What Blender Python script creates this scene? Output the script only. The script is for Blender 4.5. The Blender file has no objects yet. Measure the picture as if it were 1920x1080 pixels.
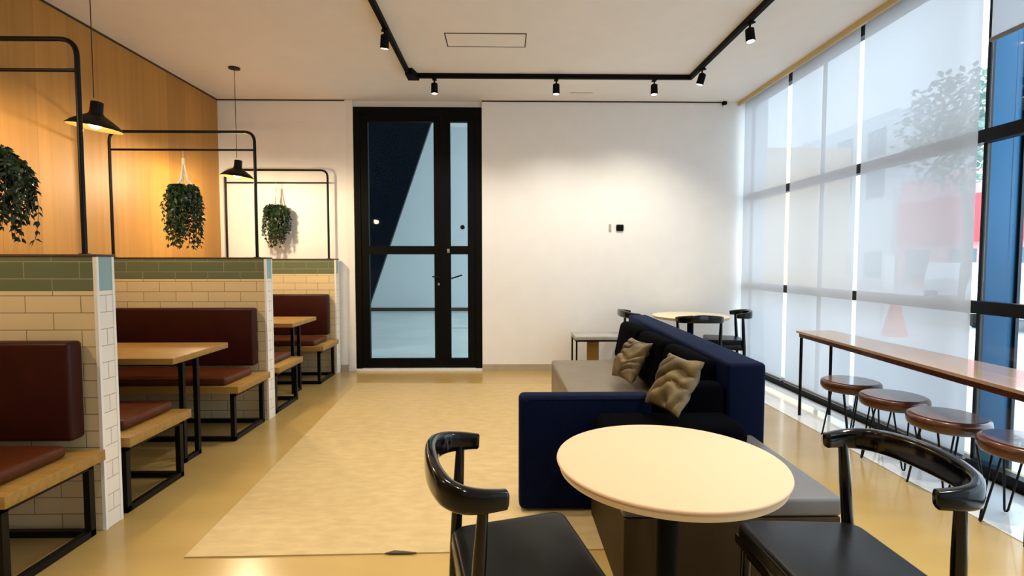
import bpy, bmesh, math, random
from mathutils import Vector, Matrix, noise
random.seed(7)
PI = math.pi
sc = bpy.context.scene
C = sc.collection

# ------------------------------------------------------------------ camera
F_PX, H = 980.0, 1.35
cam_d = bpy.data.cameras.new('camera'); cam = bpy.data.objects.new('camera', cam_d); C.objects.link(cam)
cam_d.sensor_width = 36.0; cam_d.lens = F_PX / 1920 * 36.0; cam_d.clip_start = 0.05; cam_d.clip_end = 300
pitch = math.atan(49 / F_PX); yaw = math.atan(17 / F_PX)
cam.location = (0, 0, H)
cam.rotation_euler = (PI / 2 - pitch, 0, -yaw)
sc.camera = cam

# ------------------------------------------------------------------ view, world, lights
vs = sc.view_settings
vs.view_transform = 'Standard'; vs.look = 'None'; vs.gamma = 1.0; vs.use_curve_mapping = False
vs.exposure = 0.6
w = bpy.data.worlds.new('sky'); sc.world = w; w.use_nodes = True
bg = w.node_tree.nodes['Background']
bg.inputs[0].default_value = (0.78, 0.90, 1.0, 1); bg.inputs[1].default_value = 2.6
WARM = (1.0, 0.90, 0.75)

def light(name, kind, loc, energy, color, aim=None, **kw):
    d = bpy.data.lights.new(name, kind); d.energy = energy; d.color = color
    for k, v in kw.items(): setattr(d, k, v)
    o = bpy.data.objects.new(name, d); C.objects.link(o); o.location = loc
    if aim is not None:
        o.rotation_euler = (Vector(aim) - Vector(loc)).to_track_quat('-Z', 'Y').to_euler()
    return o

# portals guide the sampling of daylight through the two glazed openings
for loc, rot, sx, sy in (((3.24, 1.75, 1.68), (0, PI / 2, 0), 3.4, 9.4),):
    d = bpy.data.lights.new('daylight_portal', 'AREA'); d.shape = 'RECTANGLE'; d.size = sx; d.size_y = sy
    d.cycles.is_portal = True
    o = bpy.data.objects.new('daylight_portal', d); C.objects.link(o); o.location = loc; o.rotation_euler = rot

CZ = 3.30          # ceiling height
XL, XB, XG = -3.43, 2.93, 3.05   # wood wall, blinds, glass line
YB = 6.44          # back wall

# ------------------------------------------------------------------ materials
def mat(name, col=(0.5, 0.5, 0.5), rough=0.5, metal=0.0, spec=0.5, coat=0.0):
    m = bpy.data.materials.new(name); m.use_nodes = True
    b = m.node_tree.nodes['Principled BSDF']
    b.inputs['Base Color'].default_value = (*col, 1); b.inputs['Roughness'].default_value = rough
    b.inputs['Metallic'].default_value = metal; b.inputs['Specular IOR Level'].default_value = spec
    b.inputs['Coat Weight'].default_value = coat
    return m
def nd(m, t, **kw):
    n = m.node_tree.nodes.new(t)
    for k, v in kw.items(): setattr(n, k, v)
    return n
def lk(m, a, b): m.node_tree.links.new(a, b)
def bsdf(m): return m.node_tree.nodes['Principled BSDF']
def ramp(m, fac, stops):
    r = nd(m, 'ShaderNodeValToRGB'); e = r.color_ramp.elements
    while len(e) < len(stops): e.new(0.5)
    for i, (p, c) in enumerate(stops): e[i].position = p; e[i].color = (*c, 1)
    lk(m, fac, r.inputs[0]); return r.outputs[0]
def noisy(name, c1, c2, scale=(3, 3, 3), rough=0.5, detail=4, bump=0.0, lo=0.35, hi=0.65, **kw):
    m = mat(name, c1, rough, **kw)
    tc = nd(m, 'ShaderNodeTexCoord'); mp = nd(m, 'ShaderNodeMapping'); mp.inputs['Scale'].default_value = scale
    n = nd(m, 'ShaderNodeTexNoise'); n.inputs['Scale'].default_value = 1.0; n.inputs['Detail'].default_value = detail
    lk(m, tc.outputs['Object'], mp.inputs[0]); lk(m, mp.outputs[0], n.inputs[0])
    lk(m, ramp(m, n.outputs[0], [(lo, c1), (hi, c2)]), bsdf(m).inputs['Base Color'])
    if bump:
        bp = nd(m, 'ShaderNodeBump'); bp.inputs['Strength'].default_value = bump; bp.inputs['Distance'].default_value = 0.01
        lk(m, n.outputs[0], bp.inputs['Height']); lk(m, bp.outputs[0], bsdf(m).inputs['Normal'])
    return m

M = {}
M['wall'] = noisy('painted_plaster', (0.89, 0.89, 0.88), (0.91, 0.91, 0.90), (6, 6, 6), 0.7)
M['ceil'] = noisy('ceiling_paint', (0.90, 0.88, 0.85), (0.92, 0.90, 0.87), (5, 5, 5), 0.85)
M['gap'] = mat('dark_joint_shadow_line', (0.05, 0.035, 0.02), 0.8)
M['base'] = noisy('baseboard_stone', (0.42, 0.37, 0.29), (0.48, 0.42, 0.33), (8, 8, 8), 0.4)
M['floor'] = noisy('polished_screed', (0.36, 0.24, 0.078), (0.41, 0.28, 0.095), (1.2, 3.0, 1), 0.24, 6, coat=0.15)
M['pale'] = noisy('window_reflection_pale', (0.72, 0.72, 0.70), (0.80, 0.80, 0.78), (2, 2, 2), 0.12, coat=0.3)  # pale glossy colour stands in for window light reflected on the floor
M['white'] = mat('white_lacquer', (0.85, 0.85, 0.83), 0.4)
M['black'] = mat('black_metal', (0.004, 0.004, 0.004), 0.4, spec=0.2)
M['blackm'] = mat('black_matte', (0.003, 0.003, 0.003), 0.6, spec=0.1)
M['navyframe'] = mat('dark_navy_frame', (0.006, 0.010, 0.02), 0.35)
M['lacq'] = mat('black_lacquered_wood', (0.002, 0.002, 0.0025), 0.14, spec=0.3, coat=0.2)
M['cream2'] = mat('pale_cream_laminate', (0.80, 0.68, 0.47), 0.45, spec=0.25)
M['navy'] = noisy('navy_fabric', (0.0006, 0.0024, 0.012), (0.0009, 0.0034, 0.017), (60, 60, 60), 0.7, bump=0.1, spec=0.05)
_b = bsdf(M['navy']); _b.inputs['Sheen Weight'].default_value = 0.11; _b.inputs['Sheen Tint'].default_value = (0.02, 0.18, 0.75, 1); _b.inputs['Sheen Roughness'].default_value = 0.35
M['blackfab'] = noisy('black_fabric', (0.0006, 0.0007, 0.0014), (0.0009, 0.001, 0.002), (60, 60, 60), 0.9, spec=0.02)
M['taupe'] = noisy('taupe_leather', (0.115, 0.088, 0.053), (0.135, 0.105, 0.065), (5, 5, 5), 0.38, bump=0.04)
M['taupe_shaded'] = noisy('shaded_taupe_leather', (0.035, 0.022, 0.008), (0.045, 0.028, 0.010), (5, 5, 5), 0.6, spec=0.1)  # taupe leather darkened for the shade on the bench base
M['gild'] = mat('gilt_shade_lining', (0.10, 0.055, 0.015), 0.4, 0.5)
M['grey'] = noisy('lit_taupe_leather', (0.088, 0.084, 0.084), (0.105, 0.10, 0.10), (5, 5, 5), 0.4)  # same taupe leather, toned for the light on the bench top
M['seatblk'] = noisy('charcoal_leather', (0.005, 0.005, 0.005), (0.008, 0.008, 0.008), (9, 9, 9), 0.3, bump=0.02, spec=0.16)
M['maroon'] = noisy('maroon_leather', (0.030, 0.0035, 0.002), (0.040, 0.005, 0.003), (6, 6, 6), 0.45, spec=0.25)
M['tan'] = noisy('chestnut_leather', (0.085, 0.020, 0.005), (0.11, 0.026, 0.007), (6, 6, 6), 0.42, spec=0.3)
M['oak'] = noisy('oak_slab', (0.31, 0.165, 0.033), (0.39, 0.215, 0.046), (3, 40, 40), 0.45, 5)
M['walnut'] = noisy('walnut', (0.06, 0.018, 0.008), (0.11, 0.034, 0.014), (2, 18, 18), 0.28, 5, coat=0.3)
M['walnutt'] = noisy('walnut_seat', (0.13, 0.055, 0.028), (0.20, 0.085, 0.045), (4, 30, 30), 0.2, 5, coat=0.5)
M['barwood'] = noisy('bar_top_wood', (0.34, 0.22, 0.15), (0.44, 0.30, 0.21), (14, 1.2, 14), 0.22, 5, coat=0.4)
M['cream'] = mat('cream_laminate', (0.64, 0.43, 0.27), 0.45, spec=0.25)
M['creamrim'] = mat('beige_edge_band', (0.62, 0.47, 0.27), 0.4)
M['capwood'] = noisy('dark_wood_cap', (0.06, 0.025, 0.012), (0.09, 0.04, 0.018), (3, 30, 30), 0.5)
M['trimtile'] = mat('white_edge_trim', (0.88, 0.86, 0.80), 0.35)
M['steel'] = mat('brushed_steel', (0.5, 0.5, 0.5), 0.3, 1.0)
M['cord'] = mat('dark_cord', (0.03, 0.02, 0.012), 0.7)
M['rope'] = noisy('white_rope', (0.80, 0.76, 0.68), (0.66, 0.60, 0.5), (60, 60, 60), 0.9)
M['pot'] = mat('plant_pot', (0.6, 0.58, 0.52), 0.6)
M['leaf'] = noisy('leaf_green', (0.003, 0.014, 0.004), (0.014, 0.045, 0.008), (25, 25, 25), 0.5)
M['leaf2'] = noisy('leaf_grey_green', (0.012, 0.03, 0.010), (0.045, 0.075, 0.028), (25, 25, 25), 0.55)
M['gold'] = noisy('crushed_taupe_velvet', (0.04, 0.026, 0.009), (0.16, 0.115, 0.045), (7, 7, 7), 0.5, 5, bump=0.25)
M['clad'] = mat('blue_coated_cladding', (0.012, 0.07, 0.14), 0.25, 0.9)
M['brush'] = mat('blind_rail_grey', (0.25, 0.24, 0.23), 0.4, 0.6)
M['valance'] = mat('glow_yellowed_valance', (0.62, 0.50, 0.26), 0.6)  # cream board, yellowed with the warm glow of the blind pocket
M['rub'] = mat('rubber', (0.01, 0.01, 0.01), 0.7)

# wood panelling (vertical grain, seams and plank tone)
def wood_panel():
    m = mat('amber_wood_panelling', (0.5, 0.3, 0.1), 0.5)
    tc = nd(m, 'ShaderNodeTexCoord'); sep = nd(m, 'ShaderNodeSeparateXYZ'); lk(m, tc.outputs['Object'], sep.inputs[0])
    mp = nd(m, 'ShaderNodeMapping'); mp.inputs['Scale'].default_value = (1, 22, 0.7); lk(m, tc.outputs['Object'], mp.inputs[0])
    n = nd(m, 'ShaderNodeTexNoise'); n.inputs['Scale'].default_value = 1; n.inputs['Detail'].default_value = 6; lk(m, mp.outputs[0], n.inputs[0])
    col = ramp(m, n.outputs[0], [(0.3, (0.42, 0.20, 0.036)), (0.7, (0.50, 0.245, 0.05))])
    # plank index -> tone
    dv = nd(m, 'ShaderNodeMath', operation='DIVIDE'); dv.inputs[1].default_value = 0.305; lk(m, sep.outputs[1], dv.inputs[0])
    fl = nd(m, 'ShaderNodeMath', operation='FLOOR'); lk(m, dv.outputs[0], fl.inputs[0])
    wn = nd(m, 'ShaderNodeTexWhiteNoise', noise_dimensions='1D'); lk(m, fl.outputs[0], wn.inputs['W'])
    mr = nd(m, 'ShaderNodeMapRange'); mr.inputs[3].default_value = 0.9; mr.inputs[4].default_value = 1.08; lk(m, wn.outputs[0], mr.inputs[0])
    fr = nd(m, 'ShaderNodeMath', operation='FRACT'); lk(m, dv.outputs[0], fr.inputs[0])
    gt = nd(m, 'ShaderNodeMath', operation='GREATER_THAN'); gt.inputs[1].default_value = 0.012; lk(m, fr.outputs[0], gt.inputs[0])
    mr2 = nd(m, 'ShaderNodeMapRange'); mr2.inputs[3].default_value = 0.72; mr2.inputs[4].default_value = 1.0; lk(m, gt.outputs[0], mr2.inputs[0])
    mu = nd(m, 'ShaderNodeMath', operation='MULTIPLY'); lk(m, mr.outputs[0], mu.inputs[0]); lk(m, mr2.outputs[0], mu.inputs[1])
    vm = nd(m, 'ShaderNodeVectorMath', operation='SCALE'); lk(m, col, vm.inputs[0]); lk(m, mu.outputs[0], vm.inputs['Scale'])
    lk(m, vm.outputs[0], bsdf(m).inputs['Base Color'])
    return m
M['panel'] = wood_panel()

def tiles(name, c1, c2, mortar, axis, bw=0.27, rh=0.0845, msize=0.0022, rough=0.3):
    m = mat(name, c1, rough)
    tc = nd(m, 'ShaderNodeTexCoord'); sep = nd(m, 'ShaderNodeSeparateXYZ'); cb = nd(m, 'ShaderNodeCombineXYZ')
    lk(m, tc.outputs['Object'], sep.inputs[0])
    lk(m, sep.outputs['X' if axis == 'x' else 'Y'], cb.inputs[0]); lk(m, sep.outputs['Z'], cb.inputs[1])
    b = nd(m, 'ShaderNodeTexBrick'); lk(m, cb.outputs[0], b.inputs[0])
    b.inputs['Color1'].default_value = (*c1, 1); b.inputs['Color2'].default_value = (*c2, 1); b.inputs['Mortar'].default_value = (*mortar, 1)
    b.inputs['Scale'].default_value = 1; b.inputs['Mortar Size'].default_value = msize; b.inputs['Mortar Smooth'].default_value = 0.3
    b.inputs['Brick Width'].default_value = bw; b.inputs['Row Height'].default_value = rh; b.inputs['Bias'].default_value = 0
    lk(m, b.outputs[0], bsdf(m).inputs['Base Color'])
    bp = nd(m, 'ShaderNodeBump', invert=True); bp.inputs['Strength'].default_value = 0.4; bp.inputs['Distance'].default_value = 0.002
    lk(m, b.outputs['Fac'], bp.inputs['Height']); lk(m, bp.outputs[0], bsdf(m).inputs['Normal'])
    return m
M['tilex'] = tiles('cream_tile_dim_face', (0.72, 0.59, 0.34), (0.76, 0.62, 0.36), (0.24, 0.15, 0.07), 'x')  # cream tile dulled for the dim amber light on the long faces
M['tiley'] = tiles('cream_tile_daylit_end', (0.86, 0.80, 0.71), (0.89, 0.83, 0.74), (0.42, 0.36, 0.30), 'y', bw=0.115)  # same cream tile, lightened for window daylight on the ends
M['tealx'] = tiles('sage_tile_amber_face', (0.12, 0.15, 0.085), (0.14, 0.175, 0.10), (0.28, 0.27, 0.17), 'x', msize=0.003)  # sage tile, its colour holding the dim amber light
M['tealy'] = mat('sage_tile_daylit_end', (0.26, 0.42, 0.42), 0.3)  # same sage tile, bluer and lighter for daylight on the ends

def emis(name, col, s):
    m = bpy.data.materials.new(name); m.use_nodes = True; nt = m.node_tree; nt.nodes.clear()
    e = nt.nodes.new('ShaderNodeEmission'); o = nt.nodes.new('ShaderNodeOutputMaterial')
    e.inputs[0].default_value = (*col, 1); e.inputs[1].default_value = s; nt.links.new(e.outputs[0], o.inputs[0]); return m
M['bulb'] = emis('warm_bulb', (1.0, 0.82, 0.45), 14)
M['led'] = emis('spot_lens', (1.0, 0.85, 0.62), 6)

def glass(name, tint=(0.93, 0.97, 1.0), gl=0.06):
    m = bpy.data.materials.new(name); m.use_nodes = True; nt = m.node_tree; nt.nodes.clear()
    t = nt.nodes.new('ShaderNodeBsdfTransparent'); g = nt.nodes.new('ShaderNodeBsdfGlossy'); x = nt.nodes.new('ShaderNodeMixShader')
    t.inputs[0].default_value = (*tint, 1); g.inputs['Roughness'].default_value = 0.02; x.inputs[0].default_value = gl
    o = nt.nodes.new('ShaderNodeOutputMaterial')
    nt.links.new(t.outputs[0], x.inputs[1]); nt.links.new(g.outputs[0], x.inputs[2]); nt.links.new(x.outputs[0], o.inputs[0]); return m
M['glass'] = glass('clear_glass'); M['dglass'] = glass('door_glass', (0.86, 0.93, 0.95), 0.004)

def fabric_blind():
    m = bpy.data.materials.new('screen_fabric'); m.use_nodes = True; nt = m.node_tree; nt.nodes.clear()
    tr = nt.nodes.new('ShaderNodeBsdfTranslucent'); df = nt.nodes.new('ShaderNodeBsdfDiffuse'); tp = nt.nodes.new('ShaderNodeBsdfTransparent')
    tr.inputs[0].default_value = (0.47, 0.48, 0.495, 1); df.inputs[0].default_value = (0.72, 0.71, 0.69, 1)
    a = nt.nodes.new('ShaderNodeMixShader'); a.inputs[0].default_value = 0.45
    nt.links.new(tr.outputs[0], a.inputs[1]); nt.links.new(df.outputs[0], a.inputs[2])
    b = nt.nodes.new('ShaderNodeMixShader'); b.inputs[0].default_value = 0.10
    nt.links.new(a.outputs[0], b.inputs[1]); nt.links.new(tp.outputs[0], b.inputs[2])
    o = nt.nodes.new('ShaderNodeOutputMaterial'); nt.links.new(b.outputs[0], o.inputs[0]); return m
M['blind'] = fabric_blind()

# ------------------------------------------------------------------ mesh helpers
class MB:
    def __init__(s): s.bm = bmesh.new(); s.mats = []; s.cur = 0
    def mi(s, m):
        if m not in s.mats: s.mats.append(m)
        s.cur = s.mats.index(m); return s
    def _tag(s, fs):
        for f in fs: f.material_index = s.cur
    def box(s, x0, x1, y0, y1, z0, z1, bev=0.0, seg=2, mx=None):
        t = bmesh.new(); bmesh.ops.create_cube(t, size=1)
        for v in t.verts: v.co = Vector(((x0 + x1) / 2 + v.co.x * (x1 - x0), (y0 + y1) / 2 + v.co.y * (y1 - y0), (z0 + z1) / 2 + v.co.z * (z1 - z0)))
        if bev: bmesh.ops.bevel(t, geom=t.edges[:], offset=bev, segments=seg, profile=0.5, affect='EDGES')
        if mx is not None: bmesh.ops.transform(t, matrix=mx, verts=t.verts[:])
        return s.merge(t)
    def merge(s, t):
        for f in t.faces: f.smooth = True if len(t.faces) > 6 else False
        mp = {v: s.bm.verts.new(v.co) for v in t.verts}
        for f in t.faces:
            try:
                nf = s.bm.faces.new([mp[v] for v in f.verts]); nf.material_index = s.cur; nf.smooth = f.smooth
            except ValueError: pass
        t.free(); return s
    def prism(s, pts, axis, a, b):
        """extrude polygon pts (2D) along axis from a to b"""
        def P(p, t):
            return {'x': (t, p[0], p[1]), 'y': (p[0], t, p[1]), 'z': (p[0], p[1], t)}[axis]
        va = [s.bm.verts.new(P(p, a)) for p in pts]; vb = [s.bm.verts.new(P(p, b)) for p in pts]
        n = len(pts); fs = [s.bm.faces.new(va), s.bm.faces.new(vb[::-1])]
        for i in range(n): fs.append(s.bm.faces.new([va[i], vb[i], vb[(i + 1) % n], va[(i + 1) % n]]))
        s._tag(fs); return s
    def tube(s, pts, r, seg=10, closed=False, shape=None, up=None, cap=True):
        """r float or list; shape: list of (w,h) half sizes per point with up vector (rounded-rect section)"""
        pts = [Vector(p) for p in pts]; n = len(pts); rings = []; prev = None
        for i, p in enumerate(pts):
            if closed: t = (pts[(i + 1) % n] - pts[i - 1])
            elif i == 0: t = pts[1] - p
            elif i == n - 1: t = p - pts[i - 1]
            else: t = (pts[i + 1] - p).normalized() + (p - pts[i - 1]).normalized()
            t.normalize()
            if up is not None: u = Vector(up)
            elif prev is None: u = Vector((0, 0, 1)) if abs(t.z) < 0.9 else Vector((1, 0, 0))
            else: u = prev
            sd = t.cross(u).normalized(); u2 = sd.cross(t).normalized(); prev = u2
            ring = []
            for k in range(seg):
                a = 2 * PI * k / seg; ca, sa = math.cos(a), math.sin(a)
                if shape:
                    wv, hv = shape[i]; e = 0.55
                    ca = math.copysign(abs(ca) ** e, ca); sa = math.copysign(abs(sa) ** e, sa)
                    ring.append(s.bm.verts.new(p + sd * ca * wv + u2 * sa * hv))
                else:
                    rr = r[i] if isinstance(r, (list, tuple)) else r
                    ring.append(s.bm.verts.new(p + sd * ca * rr + u2 * sa * rr))
            rings.append(ring)
        fs = []
        m = n if closed else n - 1
        for i in range(m):
            A, B = rings[i], rings[(i + 1) % n]
            for k in range(seg):
                f = s.bm.faces.new([A[k], A[(k + 1) % seg], B[(k + 1) % seg], B[k]]); f.smooth = True; fs.append(f)
        if not closed and cap:
            fs.append(s.bm.faces.new(rings[0][::-1])); fs.append(s.bm.faces.new(rings[-1]))
        s._tag(fs); return s
    def sq(s, pts, h, closed=False):
        """square bar frame made of mitred boxes through axis-aligned pts"""
        n = len(pts)
        for i in range(n if closed else n - 1):
            a, b = pts[i], pts[(i + 1) % n]
            lo = [min(a[k], b[k]) - h for k in range(3)]; hi = [max(a[k], b[k]) + h for k in range(3)]
            s.box(lo[0], hi[0], lo[1], hi[1], lo[2], hi[2])
        return s
    def lathe(s, prof, seg=32, c=(0, 0), close=True):
        rings = []
        for r, z in prof:
            rings.append([s.bm.verts.new((c[0] + r * math.cos(2 * PI * k / seg), c[1] + r * math.sin(2 * PI * k / seg), z)) for k in range(seg)])
        fs = []
        for A, B in zip(rings, rings[1:]):
            for k in range(seg):
                f = s.bm.faces.new([A[k], A[(k + 1) % seg], B[(k + 1) % seg], B[k]]); f.smooth = True; fs.append(f)
        if close: fs.append(s.bm.faces.new(rings[0][::-1])); fs.append(s.bm.faces.new(rings[-1]))
        s._tag(fs); return s
    def build(s, name, m=None, parent=None, loc=None, rot=None):
        me = bpy.data.meshes.new(name)
        bmesh.ops.recalc_face_normals(s.bm, faces=s.bm.faces[:])
        s.bm.to_mesh(me); s.bm.free()
        if m is not None: me.materials.append(M[m] if isinstance(m, str) else m)
        for x in s.mats: me.materials.append(M[x])
        o = bpy.data.objects.new(name, me); C.objects.link(o)
        if parent is not None: o.parent = parent
        if loc: o.location = loc
        if rot: o.rotation_euler = rot
        try:
            me.set_sharp_from_angle(angle=math.radians(50))
        except Exception: pass
        return o

def tag(o, label, cat, group=None, kind=None):
    o['label'] = label; o['category'] = cat
    if group: o['group'] = group
    if kind: o['kind'] = kind
    return o
def thing(name, label, cat, loc=(0, 0, 0), rz=0.0, group=None):
    o = bpy.data.objects.new(name, None); C.objects.link(o); o.location = loc; o.rotation_euler = (0, 0, rz); o.empty_display_size = 0.1
    return tag(o, label, cat, group)
def struct(o): o['kind'] = 'structure'; return o
def dup(root, loc, rz, label, group=None):
    r = root.copy(); C.objects.link(r); r.location = loc; r.rotation_euler = (0, 0, rz); r['label'] = label
    if group: r['group'] = group
    for ch in list(root.children):
        c = ch.copy(); C.objects.link(c); c.parent = r
        for g in list(ch.children):
            d = g.copy(); C.objects.link(d); d.parent = c
    return r
def fillet(pts, r, n=6):
    """round the corners of an open polyline"""
    out = [Vector(pts[0])]
    for i in range(1, len(pts) - 1):
        a, b, c = Vector(pts[i - 1]), Vector(pts[i]), Vector(pts[i + 1])
        d1 = (a - b).normalized(); d2 = (c - b).normalized(); p1 = b + d1 * r; p2 = b + d2 * r
        for k in range(n + 1):
            t = k / n; out.append(p1 * (1 - t) ** 2 + b * 2 * t * (1 - t) + p2 * t * t)
    out.append(Vector(pts[-1])); return out

# ================================================================== the room
YN = -3.0
struct(MB().box(XL - 0.2, XG + 0.25, YN - 0.2, YB + 0.1, -0.2, 0).build('floor', 'floor'))
struct(MB().box(2.50, XG - 0.06, YN, YB, 0, 0.004).build('floor_reflection_strip', 'pale'))  # strip added to carry the bright window reflection along the floor
struct(MB().box(XL - 0.2, XB - 0.03, YN - 0.2, YB + 0.06, CZ, CZ + 0.12).build('ceiling', 'ceil'))
struct(MB().box(XB - 0.03, XG + 0.2, YN - 0.2, YB + 0.06, CZ + 0.06, CZ + 0.12).build('trim_2', 'ceil'))
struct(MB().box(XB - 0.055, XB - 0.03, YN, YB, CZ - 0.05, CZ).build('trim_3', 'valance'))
struct(MB().box(XL - 0.2, XL, YN - 0.2, YB + 0.06, 0, CZ).build('wall_left', 'panel'))
struct(MB().box(XL - 0.2, XG + 0.2, YN - 0.2, YN, 0, CZ).build('wall_front', 'wall'))
b = MB()
b.box(XL - 0.2, -1.90, YB, YB + 0.2, 0, CZ); b.box(-0.255, XG + 0.2, YB, YB + 0.2, 0, CZ + 0.1)
b.box(-1.90, -0.255, YB + 0.045, YB + 0.2, 3.225, CZ + 0.05)
struct(b.build('wall_back', 'wall'))
struct(MB().box(-0.255, XB, YB - 0.012, YB, 0, 0.082).build('baseboard_back', 'base'))
struct(MB().box(-1.99, -1.90, YB - 0.012, YB, 0, 0.082).build('baseboard_left', 'base'))
b = MB(); b.box(XL, -1.91, YB - 0.008, YB, CZ - 0.014, CZ); b.box(-0.255, 2.68, YB - 0.008, YB, CZ - 0.014, CZ)
struct(b.build('trim_4', 'gap'))  # dark strip drawn as the shadow line where wall meets ceiling
struct(MB().box(XL, XL + 0.008, YN, YB, CZ - 0.016, CZ).build('trim_5', 'gap'))
# white jamb at the left of the door and threshold
struct(MB().box(-1.90, -1.812, YB - 0.006, YB + 0.10, 0, CZ - 0.004).build('trim_6', 'white'))
struct(MB().box(-1.812, -0.257, YB - 0.02, YB + 0.14, 0, 0.03).build('trim_7', 'white'))

# the glazed double door
dr = thing('door_1', 'tall black metal framed glass double door in the white back wall', 'door', (-1.03, 6.48, 0.03)); dr['kind'] = 'structure'
ox, oy, oz = 1.03, 0, -0.03
def dbx(b, x0, x1, z0, z1, y0=-0.03, y1=0.03): b.box(x0 + ox, x1 + ox, y0, y1, z0 + oz, z1 + oz)
b = MB(); dbx(b, -1.808, -1.735, 0.03, 3.22, -0.04, 0.04); dbx(b, -0.335, -0.258, 0.03, 3.22, -0.04, 0.04); dbx(b, -1.735, -0.335, 3.13, 3.22, -0.04, 0.04)
b.build('door_frame', 'blackm', dr)
for nm, (x0, x1, px0, px1) in {'left': (-1.733, -0.745, -1.640, -0.843), 'right': (-0.741, -0.337, -0.642, -0.432)}.items():
    b = MB(); dbx(b, x0, px0, 0.04, 3.128); dbx(b, px1, x1, 0.04, 3.128)
    dbx(b, px0, px1, 3.05, 3.128); dbx(b, px0, px1, 0.04, 0.152); dbx(b, px0, px1, 1.443, 1.545)
    lf = b.build('door_leaf', 'blackm', dr)
    for z0, z1 in ((0.152, 1.443), (1.545, 3.05)):
        b = MB(); dbx(b, px0, px1, z0, z1, 0.002, 0.008); b.build('pane', 'dglass', lf)
    hx = -0.79 if nm == 'left' else -0.60
    if nm == 'left':
        b = MB(); b.box(hx + ox - 0.012, hx + ox + 0.012, -0.036, -0.03, 1.06 + oz, 1.09 + oz, 0.004); b.build('keyhole', 'steel', lf)
        b = MB(); b.tube([(hx + ox, -0.03, 1.165 + oz), (hx + ox, -0.07, 1.165 + oz), (hx + ox - 0.075, -0.075, 1.17 + oz)], 0.008); b.build('handle', 'black', lf)
        b = MB(); b.box(-0.685 + ox, -0.655 + ox, -0.038, -0.03, 1.46 + oz, 1.51 + oz, 0.004); b.build('latch', 'steel', lf)
    else:
        b = MB(); b.tube([(-0.66 + ox, 0.03, 1.14 + oz), (-0.62 + ox, 0.07, 1.15 + oz), (-0.51 + ox, 0.075, 1.185 + oz)], 0.009); b.build('handle', 'black', lf)
        b = MB(); b.lathe([(0.0, 0), (0.028, 0), (0.028, 0.012), (0.0, 0.012)], 16, close=False)
        k = b.build('knob', 'black', lf, loc=(-0.497 + ox, 0.0, 1.775 + oz), rot=(PI / 2, 0, 0))

# corridor beyond the door, right side left open for added sky light
struct(MB().box(-7, 3.2, 6.55, 14.6, -0.2, 0).build('floor', noisy('corridor_floor', (0.62, 0.66, 0.63), (0.68, 0.72, 0.69), (1, 1, 1), 0.25)))
struct(MB().box(-7, 3.2, 14.4, 14.6, 0, 5.0).build('wall_corridor_end', noisy('corridor_wall', (0.66, 0.70, 0.70), (0.69, 0.73, 0.73), (1, 1, 1), 0.7)))
struct(MB().box(-7.2, -7, 6.55, 14.6, 0, 5.0).build('wall_corridor_left', 'wall'))
struct(MB().box(-7.2, 3.2, 6.64, 14.6, 5.0, 5.1).build('ceiling', 'ceil'))
struct(MB().box(-7.2, 3.2, 6.60, 6.64, CZ + 0.1, 5.0).build('wall_corridor_front', 'wall'))
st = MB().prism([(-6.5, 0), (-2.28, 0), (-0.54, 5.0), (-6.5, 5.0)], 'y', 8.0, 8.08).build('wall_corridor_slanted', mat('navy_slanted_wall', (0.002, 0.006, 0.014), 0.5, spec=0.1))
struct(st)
struct(MB().box(-7, 3.2, 14.37, 14.4, 0, 0.09).build('baseboard_corridor', 'gap'))
struct(MB().box(-1.1, 0.6, 10.62, 10.66, 0, 0.006).build('trim_8', 'base'))

# ------------------------------------------------------------------ window wall
bays = [(6.44, 5.02), (5.02, 3.30), (3.30, 1.62), (1.62, -0.3), (-0.3, -3.0)]
TR = ((0.0, 0.075), (1.02, 1.10), (2.10, 2.18), (3.24, 3.36))
for i, (ya, yb) in enumerate(bays):
    win = thing('window_%d' % (i + 1), 'floor to ceiling curtain wall bay %s' % ['nearest the back wall', 'behind the middle blinds', 'beside the blue clad mullion', 'beside the camera', 'behind the camera'][i], 'window', (XG, (ya + yb) / 2, 0)); win['kind'] = 'structure'
    hy = (ya - yb) / 2
    b = MB()
    for z0, z1 in TR: b.box(-0.035, 0.035, -hy, hy, z0, z1)
    for y in (-hy, hy - 0.012): b.box(0.008, 0.036, y, y + 0.012, 0.075, 3.24)
    b.build('window_frame', 'black', win)
    for z0, z1 in ((0.075, 1.02), (1.10, 2.10), (2.18, 3.24)):
        b = MB(); b.box(0.0, 0.006, -hy + 0.03, hy - 0.03, z0, z1); b.build('pane', 'glass', win)
# big blue clad mullion outside the third bay
mu = MB().box(XG + 0.045, XG + 0.245, 3.30, 3.33, -0.1, 3.5, 0.004).build('trim_9', 'clad'); mu['label'] = 'broad glossy blue clad upright outside the window'
struct(MB().box(XG + 0.247, XG + 0.268, 3.29, 3.34, -0.1, 3.5).build('floor_reflection_strip0', 'navyframe'))
mu['kind'] = 'structure'

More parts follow.
